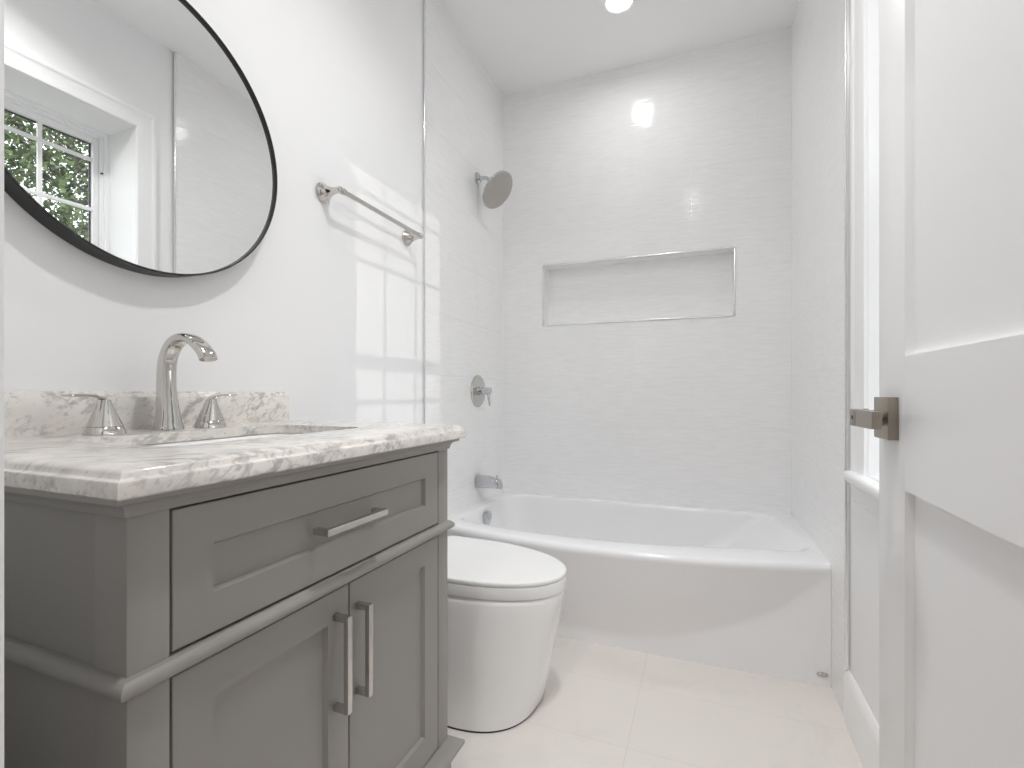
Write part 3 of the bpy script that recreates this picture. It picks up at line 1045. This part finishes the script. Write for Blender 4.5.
# ------------------------------------------------------------------ towel bar
tb = thing('towel_bar', 'polished nickel towel bar on the white wall beside the tile edge', 'towel bar', (0, 1.46, 1.615))
TBX, TBZ = 0.068, 1.614
for y, dz in ((1.224, 0.005), (1.694, 0.0)):
    bm = B()
    lathe(bm, (0.0, y, TBZ + dz), (1, 0, 0), [(0.0005, 0.0315), (0.005, 0.0315), (0.007, 0.030), (0.009, 0.0275), (0.011, 0.0270), (0.013, 0.0245), (0.022, 0.0190), (0.036, 0.0135), (0.050, 0.0105), (0.058, 0.0100), (0.066, 0.0105), (0.073, 0.0095), (0.078, 0.006), (0.079, 0.0)], 32, cap1=False)
    obj('post', bm, M['nickel'], tb)
bm = B()
tube(bm, [(TBX, 1.224, TBZ + .005), (TBX, 1.234, TBZ + .005), (TBX, 1.235, TBZ + .005), (TBX, 1.244, TBZ + .005), (TBX, 1.245, TBZ + .005), (TBX, 1.673, TBZ), (TBX, 1.674, TBZ), (TBX, 1.683, TBZ), (TBX, 1.684, TBZ), (TBX, 1.694, TBZ)],
     [0.0085, 0.0085, 0.0105, 0.0105, 0.0080, 0.0080, 0.0105, 0.0105, 0.0085, 0.0085], 20, (1, 0, 0))
obj('bar', bm, M['nickel'], tb)

# ------------------------------------------------------------------ shower head
TX = 0.004
sh = thing('wall_shower', 'round chrome shower head on a curved arm high on the left tile wall', 'shower head', (TX, 2.358, 2.126))
bm = B()
lathe(bm, (TX, 2.358, 2.126), (1, 0, 0), [(0, 0.034), (0.004, 0.034), (0.008, 0.028), (0.010, 0.014), (0.012, 0.012)], 32)
obj('flange', bm, M['chrome'], sh)
HN = Vector((0.76, -0.11, -0.64)).normalized()
HCN = Vector((0.124, 2.352, 2.044))
bk = HCN - HN * 0.040
bm = B()
ap = smooth_path([(TX, 2.358, 2.126), (0.040, 2.358, 2.125), (0.070, 2.358, 2.112), tuple(bk - HN * 0.006 + Vector((0, 0, 0.004))), tuple(bk + HN * 0.004)], 5)
tube(bm, ap, 0.0095, 16, (0, 1, 0))
obj('arm', bm, M['chrome'], sh)
bm = B()
lathe(bm, bk, HN, [(-0.004, 0.011), (0.006, 0.014), (0.016, 0.017), (0.022, 0.030), (0.027, 0.075), (0.031, 0.098), (0.035, 0.1025), (0.041, 0.1030), (0.043, 0.1010)], 48)
hd = obj('head', bm, M['chrome'], sh)
bm = B()
lathe(bm, bk, HN, [(0.0425, 0.0985), (0.0445, 0.0975), (0.0455, 0.090), (0.0455, 0.0)], 48, cap0=False, cap1=False)
for rr_, nn in ((0.02, 8), (0.038, 14), (0.056, 20), (0.074, 28), (0.088, 34)):
    e1 = Vector((0, 1, 0)); e2 = HN.cross(e1)
    for i in range(nn):
        a = 2 * PI * i / nn
        c = bk + HN * 0.0454 + (e1 * math.cos(a) + e2 * math.sin(a)) * rr_
        lathe(bm, c, HN, [(0, 0.0022), (0.0015, 0.0016), (0.0018, 0.0)], 6, cap1=False)
fc = obj('spray_face', bm, M['spray'], hd)
fc['label'] = 'grey spray face with nozzles'

# ------------------------------------------------------------------ shower valve
VZ, VYC = 0.994, 2.357
val = thing('shower_valve', 'round chrome shower valve plate with a short lever above the tub spout', 'valve', (TX, VYC, VZ))
bm = B()
lathe(bm, (TX, VYC, VZ), (1, 0, 0), [(0, 0.0845), (0.004, 0.0845), (0.008, 0.081), (0.010, 0.072), (0.011, 0.0)], 48, cap1=False)
obj('plate', bm, M['nickel'], val)
bm = B()
lathe(bm, (TX, VYC, VZ), (1, 0, 0), [(0.008, 0.024), (0.022, 0.023), (0.024, 0.019), (0.030, 0.019), (0.031, 0.0205), (0.052, 0.020), (0.053, 0.018), (0.075, 0.018), (0.078, 0.015), (0.079, 0.0)], 32, cap1=False)
hb = obj('hub', bm, M['chrome'], val)
bm = B()
tube(bm, [(0.068, VYC, VZ - 0.010), (0.070, VYC, VZ - 0.035), (0.073, VYC, VZ - 0.060), (0.074, VYC, VZ - 0.078)], [0.0065, 0.006, 0.0055, 0.004], 14, (0, 1, 0), flat=[0.010, 0.009, 0.008, 0.006])
obj('lever', bm, M['chrome'], hb)

# ------------------------------------------------------------------ tub spout
SY = 2.357
spt = thing('tub_spout', 'chrome tub spout on the left tile wall just above the tub rim', 'spout', (TX, SY, 0.512))
bm = B()
def sp_ring(x, zc, hz, hy, p=3.6, tilt=0.0, n=28):
    out = []
    for i in range(n):
        q = 2 * PI * i / n
        cc, ss = math.cos(q), math.sin(q)
        dz = hz * math.copysign(abs(ss) ** (2 / p), ss)
        out.append((x + tilt * dz, SY + hy * math.copysign(abs(cc) ** (2 / p), cc), zc + dz))
    return out
loft(bm, [sp_ring(TX, 0.513, 0.033, 0.033), sp_ring(0.010, 0.513, 0.0345, 0.0345), sp_ring(0.030, 0.5135, 0.034, 0.034), sp_ring(0.070, 0.5135, 0.0315, 0.032),
          sp_ring(0.100, 0.512, 0.0285, 0.030, tilt=-0.05), sp_ring(0.122, 0.509, 0.0255, 0.0285, tilt=-0.15), sp_ring(0.134, 0.506, 0.0235, 0.027, tilt=-0.2), sp_ring(0.139, 0.503, 0.020, 0.024, tilt=-0.2)], True, True, True)
so = obj('spout_body', bm, M['chrome'], spt)
bm = B()
lathe(bm, (0.116, SY, 0.532), (0, 0, 1), [(0, 0.003), (0.012, 0.003), (0.0125, 0.006), (0.018, 0.0062), (0.021, 0.004), (0.0215, 0.0)], 16, cap1=False)
obj('diverter_knob', bm, M['chrome'], so)

# ------------------------------------------------------------------ lights in the ceiling
def downlight(x, y, label, power, spread):
    d = thing('downlight', label, 'ceiling light', (x, y, H))
    bm = B()
    loft(bm, [ring((x, y, H - a), (0, 0, 1), r, 48) for a, r in ((0.0, 0.070), (0.003, 0.069), (0.005, 0.066), (0.004, 0.060), (0.001, 0.056))], True, False, False)
    obj('trim_ring', bm, M['trim'], d)
    bm = B()
    loft(bm, [ring((x, y, H - a), (0, 0, 1), r, 48) for a, r in ((0.0008, 0.057), (0.0016, 0.048))], True, True, True)
    obj('lens', bm, M['lens'], d)
    l = area_lamp('lamp', (x, y, H - 0.008), 0.12, power, spread=spread)
    l.parent = d
    l.matrix_parent_inverse = d.matrix_basis.inverted()
    return d
downlight(0.767, 2.252, 'round recessed ceiling downlight glowing above the tub', 2.2, 2.9)
downlight(0.52, 1.00, 'round recessed ceiling downlight near the mirror wall, just outside the frame', 1.2, 2.3)
downlight(1.02, 0.85, 'unseen recessed ceiling downlight added to fill the room with light, above the open door', 9.6, 2.4)  # added lamp out of view: room fill, splits the shadows
downlight(0.90, -0.75, 'unseen recessed ceiling downlight added in the hall to send light through the doorway', 9.0, 2.7)  # added lamp behind the camera, fill light through the doorway

# ------------------------------------------------------------------ outside the window
bm = B(); box(bm, RO + 0.02, 40, -30, 30, -0.9, -0.6); struct('ground', bm, M['lawn'])
tree = thing('tree', 'leafy green tree outside the window, seen in the round mirror', 'tree', (8.4, 4.5, -0.6))
bm = B()
tips = []
def branch(p, d, L, r, lvl):
    pts = [Vector(p)]
    dd = Vector(d).normalized()
    for i in range(5):
        dd = (dd + Vector((random.uniform(-1, 1), random.uniform(-1, 1), random.uniform(-0.6, 0.8))) * 0.13).normalized()
        pts.append(pts[-1] + dd * (L / 5))
    tube(bm, pts, [r * (1 - 0.12 * i) for i in range(6)], 8, (0, 1, 0.3))
    if lvl >= 2:
        tips.extend(pts[2:])
    if lvl < 3:
        for k in range(4 if lvl else 7):
            q = pts[random.choice((2, 3, 4, 5) if lvl else (3, 4, 5))]
            a = random.uniform(0, 2 * PI)
            nd = dd * 0.45 + Vector((math.cos(a), math.sin(a), random.uniform(-0.15, 0.5)))
            branch(q, nd, L * random.uniform(0.5, 0.75), r * 0.52, lvl + 1)
branch((8.4, 4.5, -0.6), (0.02, 0.02, 1), 3.6, 0.20, 0)
obj('trunk', bm, M['bark'], tree)
bm = B()
for tpt in tips:
    for k in range(60):
        c = tpt + Vector((random.gauss(0, 0.36), random.gauss(0, 0.36), random.gauss(0, 0.30)))
        if c.y < 1.3 + 0.0 * c.x or c.x < 5.5:
            continue
        n_ = Vector((random.gauss(0, 1), random.gauss(0, 1), random.gauss(0, 1) + 0.6)).normalized()
        e1 = n_.orthogonal().normalized()
        e2 = n_.cross(e1)
        s_ = random.uniform(0.03, 0.06)
        quad(bm, c - e1 * s_, c - e2 * s_ * 0.5, c + e1 * s_, c + e2 * s_ * 0.5)
obj('foliage', bm, M['leaf'], tree, recalc=False)
